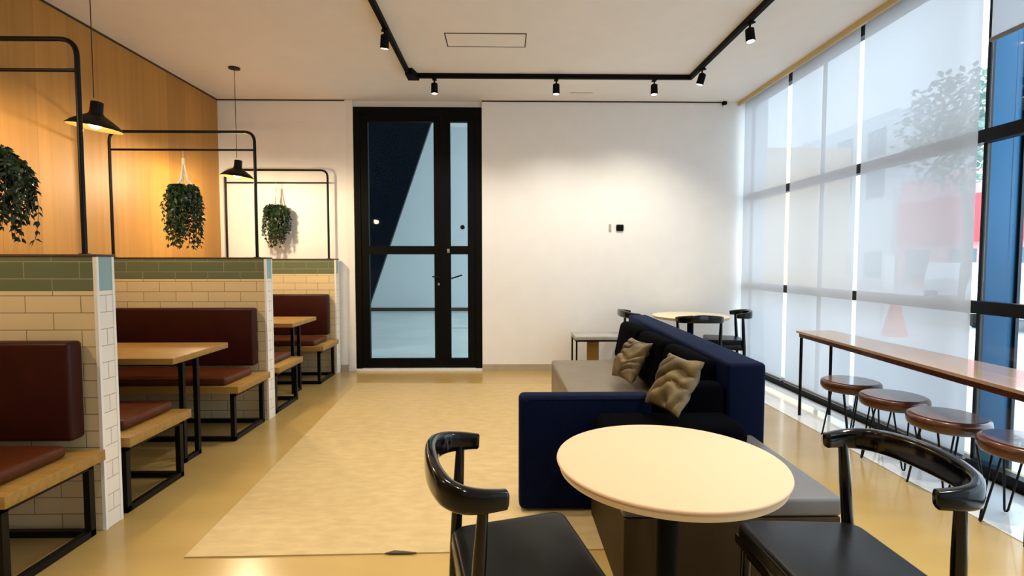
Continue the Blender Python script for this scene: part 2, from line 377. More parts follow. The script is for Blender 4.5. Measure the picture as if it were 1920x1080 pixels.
# ------------------------------------------------------------------ blinds
def blind(y0, y1, zb, label):
    t = thing('roller_blind', label, 'blind', (XB, (y0 + y1) / 2, zb), 0, 'white roller blinds on the window wall'); h = (y1 - y0) / 2
    b = MB(); n = 14
    top = CZ - zb + 0.02
    vs_ = [[b.bm.verts.new((0.004 * math.sin(k * 0.9) , -h + 2 * h * k / n, z)) for k in range(n + 1)] for z in (0.0, top * 0.5, top)]
    for A, B in zip(vs_, vs_[1:]):
        for k in range(n): f = b.bm.faces.new([A[k], A[k + 1], B[k + 1], B[k]]); f.smooth = True
    b.build('fabric', 'blind', t)
    MB().tube([(0, -h, 0), (0, h, 0)], 0.014, 10).build('bottom_bar', 'brush', t)
    MB().tube([(0.0, -h, top + 0.005), (0.0, h, top + 0.005)], 0.028, 12).build('roller', 'white', t)
blind(5.405, 6.37, 0.11, 'lowered white roller blind nearest the back wall')
blind(4.325, 5.335, 0.11, 'lowered white roller blind, middle of the three')
blind(3.215, 4.275, 0.11, 'lowered white roller blind beside the blue clad column')
blind(1.5, 3.155, 2.68, 'short rolled up blind above the bare window at the right edge')

blind(-0.3, 1.44, 2.68, 'unseen blind beside the camera, set rolled up for more daylight')  # unseen blind, raised to let daylight onto the right foreground
blind(-2.95, -0.36, 0.11, 'unseen wide lowered blind behind the camera, added to cut daylight')  # unseen blind, added lowered to hold daylight back

# ------------------------------------------------------------------ ceiling items
def track():
    t = thing('lighting_track', 'black U shaped spotlight track on the white ceiling', 'track light', (0.5, 5.54, CZ))
    z0, z1 = -0.045, 0.0
    MB().box(-1.48, 1.48, -0.018, 0.018, z0, z1).build('back_rail', 'blackm', t)
    for x in (-1.465, 1.465):
        MB().box(x - 0.018, x + 0.018, -7.5, -0.018, z0, z1).build('side_rail', 'blackm', t)
    MB().prism([(-1.485, 0.03), (-1.37, 0.03), (-1.41, -0.16), (-1.485, -0.16)], 'z', -0.062, 0.0).build('feed_box', 'blackm', t)
track()
def spot_master():
    t = thing('track_spotlight', '', 'spotlight', (0, 0, CZ - 0.045), 0, 'black spotlights on the ceiling track')
    MB().tube([(0, 0, 0), (0, 0, -0.055)], 0.008, 8).box(-0.022, 0.022, -0.035, 0.035, -0.014, -0.001, 0.002).build('mount', 'blackm', t)
    h = MB().lathe([(0.018, 0.03), (0.034, 0.02), (0.036, -0.075), (0.033, -0.078)], 20).build('spot_head', 'blackm', t, loc=(0, 0, -0.075))
    MB().lathe([(0.030, -0.079), (0.001, -0.0795)], 20, close=False).build('lens', 'led', h)
    return t
sp0 = spot_master(); first = [sp0]
def spot(x, y, tilt, rz, label, aim=None, e=0, size=60):
    if first: s_ = first.pop(); s_.location = (x, y, CZ - 0.048); s_.rotation_euler.z = rz; s_['label'] = label
    else: s_ = dup(sp0, (x, y, CZ - 0.048), rz, label)
    for c in s_.children:
        if c.name.startswith('spot_head'): c.rotation_euler = (tilt, 0, 0)
    if aim is not None:
        P = Vector((x, y, CZ - 0.18)); d = (Vector(aim) - P).normalized()
        light('spot_lamp', 'SPOT', P + d * 0.03, e, WARM, aim, spot_size=math.radians(size), spot_blend=0.8, shadow_soft_size=0.04)
spot(-0.71, 5.54, 0.05, 0, 'leftmost of the three black spotlights along the back rail', (-0.75, 5.7, 0), 52, 130)
spot(0.557, 5.54, 0.0, 0, 'middle black spotlight along the back rail of the track', (0.6, 5.7, 0), 52, 130)
spot(1.584, 5.54, -0.05, 0, 'rightmost of the three black spotlights along the back rail', (1.4, 5.9, 0.2), 44, 130)
spot(-0.965, 4.39, 0.25, 0.4, 'black spotlight on the left rail of the ceiling track', (-0.4, 4.4, 0), 125, 90)
spot(1.965, 5.22, 0.3, 0.9, 'small black spotlight on the right rail nearest its back corner', (1.6, 5.4, 0), 34, 130)
spot(1.965, 4.22, -0.12, 0.5, 'larger black spotlight on the right rail, nearer the windows', (1.6, 3.9, 0), 90, 100)
for x, y, ax, ay, e in ((-0.965, 2.9, -0.3, 2.9, 115), (-0.965, 1.3, -0.2, 1.6, 115), (1.965, 2.4, 1.6, 2.1, 150), (1.965, 1.0, 0.9, 1.3, 140), (-0.965, -0.6, -0.4, 0.3, 130)):  # extra track heads out of view, added to warm the floor
    spot(x, y, 0, 0, 'added unseen black spotlight on the %s track rail, %s' % ('left' if x < 0 else 'right', {2.9: 'just outside the top of the view', 1.3: 'above the round table', 2.4: 'just outside the top of the view', 1.0: 'above the foreground chair', -0.6: 'behind the camera'}[y]), (ax, ay, 0), e, 88)
b = MB(); w_ = 0.009
x0, x1, y0, y1 = -0.50, 0.206, 4.567, 4.849
b.box(x0, x1, y0, y0 + w_, -0.004, 0); b.box(x0, x1, y1 - w_, y1, -0.004, 0); b.box(x0, x0 + w_, y0, y1, -0.004, 0); b.box(x1 - w_, x1, y0, y1, -0.004, 0)
hp = thing('ceiling_access_panel', 'rectangular flush panel with thin dark outline in the white ceiling', 'panel', (0, 0, CZ))
b.build('panel_gap', 'gap', hp); MB().box(x0 + w_, x1 - w_, y0 + w_, y1 - w_, -0.003, 0).build('panel', 'ceil', hp)
tag(MB().box(0.78, 1.04, 6.115, 6.135, CZ - 0.003, CZ).build('slot_diffuser', M['base']), 'faint short slot in the ceiling near the back wall', 'vent')
t = thing('wall_sensor', 'tiny black and white sensor at the top right of the back wall', 'sensor', (2.70, YB, CZ - 0.02))
MB().lathe([(0.028, 0.0), (0.028, 0.03), (0.018, 0.04)], 14).build('housing', 'blackm', t, rot=(PI / 2, 0, 0))
MB().lathe([(0.02, 0.0), (0.018, 0.018), (0.004, 0.03)], 14).build('lens', 'white', t, loc=(0, -0.02, -0.03), rot=(PI, 0, 0))
tag(MB().box(-0.045, 0.045, -0.022, 0, -0.04, 0.04, 0.012, 3).build('wall_control', 'blackm', loc=(1.438, YB, 1.768)), 'small black rounded square control on the white wall', 'switch')
tag(MB().box(-0.014, 0.014, -0.01, 0, -0.045, 0.045, 0.003).build('wall_switch', M['base'], loc=(1.318, YB, 1.768)), 'narrow pale grey switch plate left of the black control', 'switch')

# ------------------------------------------------------------------ floor mat
b = MB()
b.prism([(-1.455, 2.344), (0.9, 2.385), (1.12, 5.66), (-1.63, 5.779)], 'z', 0.0, 0.007)
rug = tag(b.build('floor_mat', noisy('pale_mottled_mat', (0.39, 0.28, 0.12), (0.45, 0.33, 0.15), (9, 22, 4), 0.5, 10, lo=0.35, hi=0.65)), 'large pale mottled beige mat on the floor reaching towards the door', 'rug')
b = MB()
pts = [(-0.545, 2.3515), (-0.505, 2.374), (-0.455, 2.3665), (-0.40, 2.3555), (-0.40, 2.3515)]
b.prism(pts, 'z', 0.0072, 0.012)
b.build('lifted_edge', 'gap', rug)['label'] = 'small dark lifted spot on the near edge'

# ================================================================== booths
def partition(y, label):
    t = thing('booth_partition', label, 'partition', (XL, y + 0.0625, 0), 0, 'tiled partitions between the booths')
    L = -2.0 - XL; hy = 0.0575
    band = 1.375 - 0.169
    b = MB(); b.mi('tilex').box(0, L - 0.012, -hy, hy, 0, band); b.build('tiled_body', None, t)
    b = MB(); b.mi('tealx').box(0, L - 0.012, -hy - 0.0005, hy + 0.0005, band, 1.375); b.build('sage_band', None, t)['label'] = 'sage green tile band along the top'
    b = MB(); b.box(L - 0.012, L + 0.0, -hy + 0.014, hy - 0.014, 0, band); b.build('tiled_end', 'tiley', t)
    b = MB(); b.box(L - 0.012, L + 0.0, -hy + 0.014, hy - 0.014, band, 1.375); b.build('sage_end', 'tealy', t)['label'] = 'sage tile at the end face, coloured as daylit'
    for s in (-1, 1):
        MB().box(L - 0.014, L + 0.003, *(sorted((s * (hy + 0.002), s * (hy - 0.014)))), 0, 1.375).build('edge_trim', 'trimtile', t)
    MB().box(0, L + 0.006, -hy - 0.006, hy + 0.006, 1.375, 1.388, 0.002).build('cap', 'capwood', t)
PY = (2.60, 4.44, 6.28)
partition(PY[0], 'nearest tiled booth partition with blue green top band')
partition(PY[1], 'middle tiled booth partition with green top band')
partition(PY[2], 'farthest tiled booth partition, next to the back wall')

def hoop():
    t = thing('hoop_frame', '', 'frame', (XL, 0, 1.388), 0, 'black metal hoops on the partitions')
    xa, xb, zt = 0.125, 1.335, 1.055
    MB().tube(fillet([(xa, 0, 0), (xa, 0, zt), (xb, 0, zt), (xb, 0, 0)], 0.085), 0.0125, 10).build('hoop', 'black', t)
    MB().tube([(xa, 0, 0.905), (xb, 0, 0.905)], 0.009, 8).build('crossbar', 'black', t)
    for x in (xa, xb): MB().lathe([(0.026, 0), (0.026, 0.004), (0.014, 0.006)], 16, (x, 0)).build('foot_plate', 'black', t)
    return t
h0 = hoop(); hl = ['black metal hoop standing on the nearest partition', 'black metal hoop standing on the middle partition', 'thin black metal hoop on the farthest partition']
h0.location.y = PY[0] + 0.0625; h0['label'] = hl[0]
for y, l in zip(PY[1:], hl[1:]): dup(h0, (XL, y + 0.0625, 1.388), 0, l)

# hanging plants
def plant(loc, label, zt, zb, rad, seed, nst=46, rope=True, mixl=0.25):
    R = random.Random(seed)
    t = thing('hanging_plant', label, 'plant', loc, 0, None)        # loc = hook on the crossbar
    top = -0.30
    MB().lathe([(0.05, zt - 0.12), (0.075, zt - 0.02), (0.082, zt), (0.074, zt), (0.06, zt - 0.03)], 20, close=False).build('pot', 'pot', t)
    b = MB()
    b.tube([(0, 0, -0.009), (0, 0, -0.08)], 0.0025, 6)
    for k in range(3):
        a = 2 * PI * k / 3 + 0.3
        b.tube([(0, 0, -0.075), (0.03 * math.cos(a), 0.03 * math.sin(a), (zt - 0.08) * 0.5 - 0.06), (0.078 * math.cos(a), 0.078 * math.sin(a), zt)], [0.004, 0.010, 0.006], 6)
    b.tube([(0, 0, -0.07), (0, 0, -0.12)], 0.012, 8)
    b.build('macrame_hanger', 'rope', t)
    b = MB(); b.mi('leaf').mi('leaf2')
    def leaf(p, d, l, wd):
        d = d.normalized(); s_ = d.cross(Vector((R.uniform(-1, 1), R.uniform(-1, 1), R.uniform(-.3, 1)))).normalized(); n = s_.cross(d)
        q = [p, p + d * l * 0.45 + s_ * wd + n * wd * .35, p + d * l - Vector((0, 0, l * .15)), p + d * l * 0.45 - s_ * wd + n * wd * .35]
        v = [b.bm.verts.new(x) for x in q]
        for f in (b.bm.faces.new([v[0], v[1], v[2]]), b.bm.faces.new([v[0], v[2], v[3]])): f.material_index = b.cur
    for i in range(nst):
        b.mi('leaf2' if R.random() < mixl else 'leaf')
        a = R.uniform(0, 2 * PI); ro = rad * (0.35 + 0.65 * R.random()) ; zend = zt + (zb - zt) * R.uniform(0.55, 1.0)
        p0 = Vector((0.06 * math.cos(a), 0.06 * math.sin(a), zt)); p1 = Vector((ro * math.cos(a), ro * math.sin(a), zt + 0.02 * R.random() + 0.01))
        lean = R.uniform(-0.03, 0.03)
        p2 = Vector((ro * 0.98 * math.cos(a) + lean, ro * 0.98 * math.sin(a), zend)); prev = p0; N = 20
        pts_ = []
        for k in range(N + 1):
            s_ = k / N; q = p0 * (1 - s_) ** 2 + p1 * 2 * s_ * (1 - s_) * 1.0 + p2 * s_ * s_ + (p1 - p0) * (s_ * (1 - s_)) * 0.9
            q = q + Vector((0.008 * math.sin(7 * s_ + i), 0.008 * math.cos(6 * s_ + i * 2), 0)); pts_.append(q)
        b.tube(pts_, 0.0016, 3, cap=False)
        for k in range(1, N + 1):
            q = pts_[k]; dr_ = (pts_[k] - pts_[k - 1]).normalized()
            for _ in range(3):
                d = dr_ * 0.7 + Vector((R.uniform(-1, 1), R.uniform(-1, 1), R.uniform(-0.7, 0.5)))
                leaf(q, d, R.uniform(0.022, 0.042), R.uniform(0.006, 0.012))
    b.build('foliage', None, t)
ZB = 1.388 + 0.905
plant((-2.72, PY[0] + 0.0625, ZB), 'bushy trailing plant hanging from the nearest hoop, cut by the left edge', -0.36, -0.83, 0.30, 3, 110, mixl=0.12)
plant((-2.695, PY[1] + 0.0625, ZB), 'trailing plant in a white rope hanger under the middle hoop', -0.31, -0.82, 0.14, 5, 60, mixl=0.35)
plant((-2.685, PY[2] + 0.0, ZB), 'small dark trailing plant under the farthest hoop', -0.29, -0.76, 0.14, 9, 52, mixl=0.1)

# pendant lamps
def pendant(loc, label, tilt, e):
    t = thing('pendant_lamp', label, 'lamp', (loc[0], loc[1], CZ), 0, 'black pendant lamps over the booths'); z = loc[2] - CZ
    MB().lathe([(0.055, -0.0), (0.055, -0.012), (0.02, -0.022)], 24).build('canopy', 'black', t)
    MB().tube([(0, 0, -0.02), (0, 0, z + 0.19)], 0.0028, 6).build('cord', 'cord', t)
    sh = MB(); K = 0.87; pr = [(0.030, 0.185), (0.036, 0.18), (0.038, 0.105), (0.055, 0.088), (0.10, 0.062), (0.15, 0.028), (0.180, -0.002), (0.182, -0.008), (0.176, -0.004), (0.145, 0.022), (0.095, 0.054), (0.05, 0.078), (0.03, 0.085)]
    sh.lathe([(a * K if a > 0.04 else a, c * 0.9) for a, c in pr], 40, close=False)
    s_ = sh.build('lamp_shade', 'black', t, loc=(0, 0, z), rot=(0, tilt, 0))
    MB().lathe([(0.178 * K, -0.008), (0.142 * K, 0.018), (0.093 * K, 0.047), (0.048 * K, 0.069), (0.03 * K, 0.075)], 40, close=False).build('shade_lining', 'gild', s_)['label'] = 'golden inner face of the shade'
    bl = MB().lathe([(0.012, 0.085), (0.03, 0.06), (0.042, 0.03), (0.036, 0.004), (0.018, -0.010), (0.002, -0.013)], 20, close=False).build('bulb', 'bulb', s_)
    L = light('pendant_light', 'POINT', (loc[0] + 0.0, loc[1], loc[2] - 0.035), e, (1.0, 0.78, 0.50), shadow_soft_size=0.05)
    return t
pendant((-2.71, 3.57, 2.245), 'large looking black pendant lamp lit over the second booth', 0.13, 26)
pendant((-2.70, 5.41, 2.215), 'black pendant lamp lit over the farthest booth, hung from a round canopy', 0.10, 50)
pendant((-2.70, 1.73, 2.245), 'black pendant lamp over the nearest booth, outside the left edge', 0.10, 24)

# benches and tables
def bench(y0, y1, back, label):
    """bench between y0 (front or rear) and y1; back = +1 if its back is at larger y"""
    t = thing('booth_bench', label, 'bench', (XL, (y0 + y1) / 2, 0), 0, 'booth benches with leather cushions'); h = (y1 - y0) / 2
    xr = -1.965 - XL
    MB().box(0.01, xr, -h, h, 0.372, 0.425, 0.003).build('seat_slab', 'oak', t)
    c0, c1 = sorted((-back * (h - 0.02), back * (h - 0.10)))
    MB().box(0.02, xr - 0.10, c0, c1, 0.426, 0.485, 0.022, 4).build('seat_cushion', 'tan', t)
    k0, k1 = sorted((back * (h - 0.075), back * (h + 0.015)))
    MB().box(0.02, xr - 0.10, k0, k1, 0.487, 0.967, 0.02, 4).build('back_cushion', 'maroon', t)
    for x in (xr - 0.065, 0.10):
        MB().sq([(x, -h + 0.05, 0.018), (x, h - 0.03, 0.018), (x, h - 0.03, 0.353), (x, -h + 0.05, 0.353)], 0.0155, True).build('leg_frame', 'black', t)
    b = MB()
    for yy in (-h + 0.05, h - 0.03):
        b.box(0.116, xr - 0.081, yy - 0.0155, yy + 0.0155, 0.0025, 0.0335)
    b.build('floor_rails', 'black', t)
bench(2.05, 2.575, 1, 'booth bench in front of the nearest partition, at the left edge')
bench(2.745, 3.29, -1, 'booth bench behind the nearest partition, mostly hidden by it')
bench(3.87, 4.41, 1, 'booth bench in front of the middle partition')
bench(4.585, 5.13, -1, 'booth bench behind the middle partition, mostly hidden by it')
bench(5.71, 6.25, 1, 'booth bench in front of the farthest partition')
def booth_table(yc, label):
    t = thing('booth_table', label, 'table', (XL, yc, 0), 0, 'oak booth tables'); xr = -2.045 - XL
    MB().box(0.01, xr, -0.325, 0.325, 0.712, 0.752, 0.003).build('tabletop', 'oak', t)
    for x in (xr - 0.10, 0.22):
        MB().sq([(x, -0.08, 0.016), (x, 0.08, 0.016), (x, 0.08, 0.697), (x, -0.08, 0.697)], 0.0145, True).build('leg', 'black', t)
    MB().box(0.2, xr - 0.06, -0.02, 0.02, 0.70, 0.7115).build('stretcher', 'black', t)
booth_table(3.575, 'oak booth table between the nearest and middle partitions')
booth_table(5.415, 'oak booth table between the middle and farthest partitions')

# ================================================================== sofa group
sofa = thing('sofa', 'long navy sofa with taupe seat and loose black cushions on the pale mat', 'sofa', (0.9, 4.0, 0.008))
sx, sy, sz = 0.9, 4.0, 0.008
def sb(name, m, x0, x1, y0, y1, z0, z1, bev, mx=None, seg=4):
    return MB().box(x0 - sx, x1 - sx, y0 - sy, y1 - sy, z0 - sz, z1 - sz, bev, seg, mx).build(name, m, sofa)
bk = MB(); bk.prism([(1.195 - sx, 2.735 - sy), (1.405 - sx, 2.735 - sy), (1.475 - sx, 5.32 - sy), (1.285 - sx, 5.32 - sy)], 'z', 0.02, 0.81 - sz)
bmesh.ops.bevel(bk.bm, geom=bk.bm.edges[:], offset=0.022, segments=4, profile=0.5, affect='EDGES')
bk.build('backrest', 'navy', sofa)
arm = sb('armrest', 'navy', 0.085, 0.80, 2.735, 2.86, 0.02, 0.637, 0.03)
sb('corner_cushion', 'blackfab', 0.805, 1.19, 2.735, 2.86, 0.435, 0.70, 0.04)
sb('corner_base', 'navy', 0.805, 1.19, 2.745, 2.86, 0.02, 0.433, 0.01)
MB().tube([(0.11 - sx, 2.7365 - sy, 0.05), (0.11 - sx, 2.7365 - sy, 0.585), (0.14 - sx, 2.7365 - sy, 0.612), (0.77 - sx, 2.7365 - sy, 0.612)], 0.0035, 6).build('piping', 'navy', arm)
se = sb('seat', 'taupe', 0.455, 1.20, 2.865, 4.86, 0.03, 0.43, 0.02)
MB().tube([(0.457 - sx, 2.87 - sy, 0.34), (0.455 - sx, 4.85 - sy, 0.34)], 0.004, 6).build('seam', 'taupe', se)
for y0, y1 in ((2.90, 3.52), (3.53, 4.17), (4.18, 4.84)):
    m_ = Matrix.Translation((1.12 - sx, 0, 0.43)) @ Matrix.Rotation(0.20, 4, 'Y') @ Matrix.Translation((-(1.12 - sx), 0, -0.43))
    sb('back_cushion', 'blackfab', 1.02, 1.185, y0, y1, 0.445, 0.80, 0.055, m_, 5)
for x, y in ((0.5, 2.92), (1.15, 2.92), (0.5, 4.8), (1.25, 5.2)):
    MB().box(x - 0.025 - sx, x + 0.025 - sx, y - 0.025 - sy, y + 0.025 - sy, 0.0, 0.03).build('leg', 'black', sofa)
ott = thing('seat_bench', 'taupe leather bench seat between the round table and the sofa arm', 'bench', (0.9, 2.35, 0.0))
def ob(name, m, x0, x1, y0, y1, z0, z1, bev, seg=4): return MB().box(x0 - 0.9, x1 - 0.9, y0 - 2.35, y1 - 2.35, z0, z1, bev, seg).build(name, m, ott)
ob('base', 'taupe_shaded', 0.470, 1.325, 1.98, 2.725, 0.008, 0.35, 0.006)
ob('seat', 'grey', 0.465, 1.33, 1.975, 2.728, 0.352, 0.43, 0.018)
ob('bolster', 'blackfab', 0.47, 1.19, 2.44, 2.725, 0.432, 0.565, 0.06, 5)['label'] = 'black bolster along its back'

def pillow(loc, rot, s, th, seed, label):
    n = 40; b = MB(); grid = {}
    for side in (1, -1):
        for i in range(n + 1):
            for j in range(n + 1):
                u, v = i / n * 2 - 1, j / n * 2 - 1
                edge = i in (0, n) or j in (0, n)
                if side == -1 and edge: grid[side, i, j] = grid[1, i, j]; continue
                k = max(0, (1 - u ** 4) * (1 - v ** 4)) ** 0.55
                pin = 1 - 0.07 * (1 - u * u) * abs(v) - 0.0
                x = u * s * (1 - 0.08 * (1 - v * v) * abs(u)); z = v * s * (1 - 0.08 * (1 - u * u) * abs(v))
                q_ = noise.noise(Vector((u * 1.1 + seed, v * 1.1, seed + side)))
                fold = abs(math.sin(5.2 * (0.6 * u * side + v) + 4.0 * q_ + seed)) ** 0.5
                fold = 1.0 - fold
                y = side * (th * k * (1.0 - 0.78 * fold)) + (0.03 * noise.noise(Vector((u * 1.5 + seed, v * 1.5, 5))))
                grid[side, i, j] = b.bm.verts.new((x, y, z))
    for side in (1, -1):
        for i in range(n):
            for j in range(n):
                q = [grid[side, i, j], grid[side, i + 1, j], grid[side, i + 1, j + 1], grid[side, i, j + 1]]
                if side == -1: q = q[::-1]
                f = b.bm.faces.new(q); f.smooth = True
    o = b.build('throw_pillow', 'gold', loc=loc, rot=rot)
    return tag(o, label, 'pillow', 'crushed taupe throw pillows')
pillow((0.865, 2.60, 0.735), (-0.5, 0.0, -1.28), 0.148, 0.055, 2.3, 'larger crumpled taupe throw pillow in the sofa corner behind the round table')
pillow((0.945, 3.82, 0.63), (-0.54, 0.0, -1.32), 0.165, 0.055, 6.1, 'farther crumpled taupe throw pillow against the black sofa cushions')

# ------------------------------------------------------------------ round table
def round_table(loc, r, h, label, top='cream'):
    t = thing('round_table', label, 'table', loc)
    MB().lathe([(r - 0.012, h - 0.012), (r - 0.002, h - 0.010), (r, h - 0.006), (r - 0.002, h - 0.001), (r - 0.005, h)], 96).build('tabletop', top, t)
    MB().lathe([(r - 0.03, h - 0.034), (r - 0.010, h - 0.032), (r - 0.008, h - 0.013), (r - 0.014, h - 0.0125)], 96).build('edge_band', 'creamrim', t)
    MB().lathe([(0.035, 0.02), (0.035, h - 0.06), (0.05, h - 0.05), (0.16, h - 0.045), (0.16, h - 0.035)], 32).build('pedestal', 'blackm', t)
    MB().lathe([(0.21, 0.0), (0.21, 0.008), (0.19, 0.014), (0.05, 0.022)], 48).build('base_plate', 'blackm', t)
round_table((0.512, 1.583, 0), 0.345, 0.74, 'round cream topped table in the foreground between two black chairs')
round_table((2.13, 5.88, 0), 0.42, 0.745, 'round cream table near the back wall behind the sofa', 'cream2')

# ------------------------------------------------------------------ elbow chairs
def chair():
    t = thing('elbow_chair', '', 'chair', (0, 0, 0), 0, 'black chairs with curved backs')
    # curved rail
    ctrl = [(-0.222, 0.072, 0.742), (-0.227, 0.04, 0.744), (-0.228, 0.0, 0.746), (-0.216, -0.042, 0.749), (-0.175, -0.078, 0.753), (-0.11, -0.097, 0.757), (-0.05, -0.104, 0.759)]
    ctrl = ctrl + [(0.0, -0.105, 0.76)] + [(-x, y, z) for x, y, z in ctrl[::-1]]
    P = [Vector(c) for c in ctrl]; pts = []
    for i in range(len(P) - 1):
        p0 = P[max(i - 1, 0)]; p1 = P[i]; p2 = P[i + 1]; p3 = P[min(i + 2, len(P) - 1)]
        for k in range(5):
            s_ = k / 5; pts.append(0.5 * ((2 * p1) + (p2 - p0) * s_ + (2 * p0 - 5 * p1 + 4 * p2 - p3) * s_ ** 2 + (3 * p1 - p0 - 3 * p2 + p3) * s_ ** 3))
    pts.append(P[-1]); n = len(pts); shp = []
    for i in range(n):
        u = abs(i / (n - 1) * 2 - 1); e = min(1, (1 - u) * 14 + 0.72)
        shp.append(((0.016 + 0.003 * (1 - u)) * e, (0.025 + 0.018 * (1 - u ** 2) ** 1.5) * e))
    MB().tube(pts, 1, 20, shape=shp, up=(0, 0, 1)).build('back_rail', 'lacq', t)
    # seat frame and cushion (front at +y)
    def outline(sc_, y0=0.0):
        o = []
        for x, y in ((-0.205, -0.03), (0.205, -0.03), (0.24, 0.375), (-0.24, 0.375)): o.append((x * sc_, (y - 0.2) * sc_ + 0.2))
        return o
    b = MB(); b.prism(outline(0.99), 'z', 0.385, 0.42); bmesh.ops.bevel(b.bm, geom=b.bm.edges[:], offset=0.006, segments=2, profile=0.5, affect='EDGES'); b.build('seat_frame', 'lacq', t)
    b = MB(); b.prism(outline(1.0), 'z', 0.421, 0.468)
    ve = [e for e in b.bm.edges if abs(e.verts[0].co.z - e.verts[1].co.z) > 0.01]
    bmesh.ops.bevel(b.bm, geom=ve, offset=0.05, segments=6, profile=0.5, affect='EDGES')
    he = [e for e in b.bm.edges if abs(e.verts[0].co.z - 0.468) < 1e-4 and abs(e.verts[1].co.z - 0.468) < 1e-4 and len(e.link_faces) == 2]
    bmesh.ops.bevel(b.bm, geom=he, offset=0.018, segments=4, profile=0.5, affect='EDGES')
    for f in b.bm.faces: f.smooth = True
    b.build('seat', 'seatblk', t)
    for s_ in (-1, 1):
        MB().tube([(s_ * 0.21, -0.03, 0), (s_ * 0.210, -0.012, 0.40), (s_ * 0.220, 0.0, 0.60), (s_ * 0.226, 0.008, 0.735)], [0.013, 0.019, 0.018, 0.014], 14).build('leg', 'lacq', t)
        MB().tube([(s_ * 0.225, 0.345, 0), (s_ * 0.215, 0.34, 0.386)], [0.012, 0.018], 14).build('leg', 'lacq', t)
    b = MB()
    for s_ in (-1, 1): b.box(s_ * 0.208 - 0.008, s_ * 0.208 + 0.008, -0.005, 0.335, 0.355, 0.384)
    b.box(-0.21, 0.21, -0.022, -0.006, 0.35, 0.384); b.box(-0.2, 0.2, 0.332, 0.348, 0.35, 0.384)
    b.build('apron', 'lacq', t)
    return t
ch = chair()
def place(o, x, y, deg): o.location = (x, y, 0); o.rotation_euler.z = math.radians(deg)
place(ch, -0.105, 1.515, -90 + 12); ch['label'] = 'black curved back chair left of the foreground round table'
def pc(x, y, deg, label): dup(ch, (x, y, 0), math.radians(deg), label)
pc(1.175, 1.515, 90 + 1, 'black curved back chair right of the foreground round table, window light on its rail')
pc(1.47, 6.04, -90, 'black chair half hidden behind the far end of the sofa')
pc(2.06, 5.42, -4, 'black chair on the near side of the far round table, seen from behind')
pc(2.74, 5.98, 76, 'black chair between the far round table and the window blinds')

# side table at the back
t = thing('side_table', 'low grey topped side table with thin black frame against the back wall', 'table', (1.13, 6.1, 0))
MB().box(-0.30, 0.30, -0.20, 0.20, 0.458, 0.50, 0.003).build('tabletop', noisy('grey_top', (0.33, 0.33, 0.32), (0.4, 0.4, 0.39), (5, 5, 5), 0.4), t)
MB().box(-0.30, 0.30, -0.20, 0.20, 0.44, 0.457).build('frame', 'black', t)
for x in (-0.29, 0.29):
    for y in (-0.19, 0.19): MB().box(x - 0.009, x + 0.009, y - 0.009, y + 0.009, 0, 0.439).build('leg', 'black', t)
MB().box(-0.14, 0.0, 0.0, 0.02, 0.0, 0.439).build('upright_panel', 'oak', t)['label'] = 'pale wooden upright panel'

# ------------------------------------------------------------------ window bar table and stools
bt = thing('bar_table', 'long narrow wooden table on black legs along the window blinds', 'table', (2.65, 3.4, 0))
top = [(2.585 - 2.65, 4.54 - 3.4), (2.90 - 2.65, 4.54 - 3.4), (2.90 - 2.65, 2.26 - 3.4), (2.425 - 2.65, 2.26 - 3.4)]
b = MB(); b.prism(top, 'z', 0.727, 0.745); b.build('tabletop', 'barwood', bt)
ins = [(x + (0.02 if x < 0 else -0.0), y * 0.99) for x, y in top]
b = MB(); b.prism(ins, 'z', 0.69, 0.7265); b.build('edge_apron', 'walnut', bt)
for x, y in ((2.605, 4.49), (2.875, 4.50), (2.47, 2.36), (2.875, 2.36)):
    MB().tube([(x - 2.65, y - 3.4, 0.004), (x - 2.65, y - 3.4, 0.689)], 0.0125, 10).build('leg', 'black', bt)
def stool():
    t = thing('round_stool', '', 'stool', (0, 0, 0), 0, 'round walnut stools under the window table')
    s_ = MB().lathe([(0.165, 0.375), (0.188, 0.382), (0.198, 0.40), (0.200, 0.425), (0.196, 0.444), (0.185, 0.452), (0.17, 0.453)], 48).build('seat', 'walnut', t)
    MB().lathe([(0.001, 0.4532), (0.172, 0.4532), (0.176, 0.4545), (0.001, 0.4555)], 48, close=False).build('seat_inlay', 'walnutt', s_)
    for k in range(4):
        a = PI / 4 + k * PI / 2; ca, sa = math.cos(a), math.sin(a)
        def q(r, s2, z): return (r * ca - s2 * sa, r * sa + s2 * ca, z)
        MB().tube([q(0.12, -0.045, 0.374), q(0.175, -0.008, 0.02), q(0.178, -0.004, 0.010), q(0.178, 0.004, 0.010), q(0.175, 0.008, 0.02), q(0.12, 0.045, 0.374)], 0.0055, 8).build('leg', 'black', t)
    return t
s0 = stool(); sl = [('farthest round walnut stool under the window table', 2.625, 3.86, 0.2), ('second farthest walnut stool under the window table', 2.62, 3.42, 0.5), ('third walnut stool under the window table, second nearest', 2.60, 2.97, 0.1), ('nearest walnut stool at the window table, cut by the right edge', 2.63, 2.53, 0.4)]
for i, (l, x, y, rz) in enumerate(sl):
    if i == 0: s0.location = (x, y, 0.004); s0.rotation_euler.z = rz; s0['label'] = l
    else: dup(s0, (x, y, 0.004), rz, l)

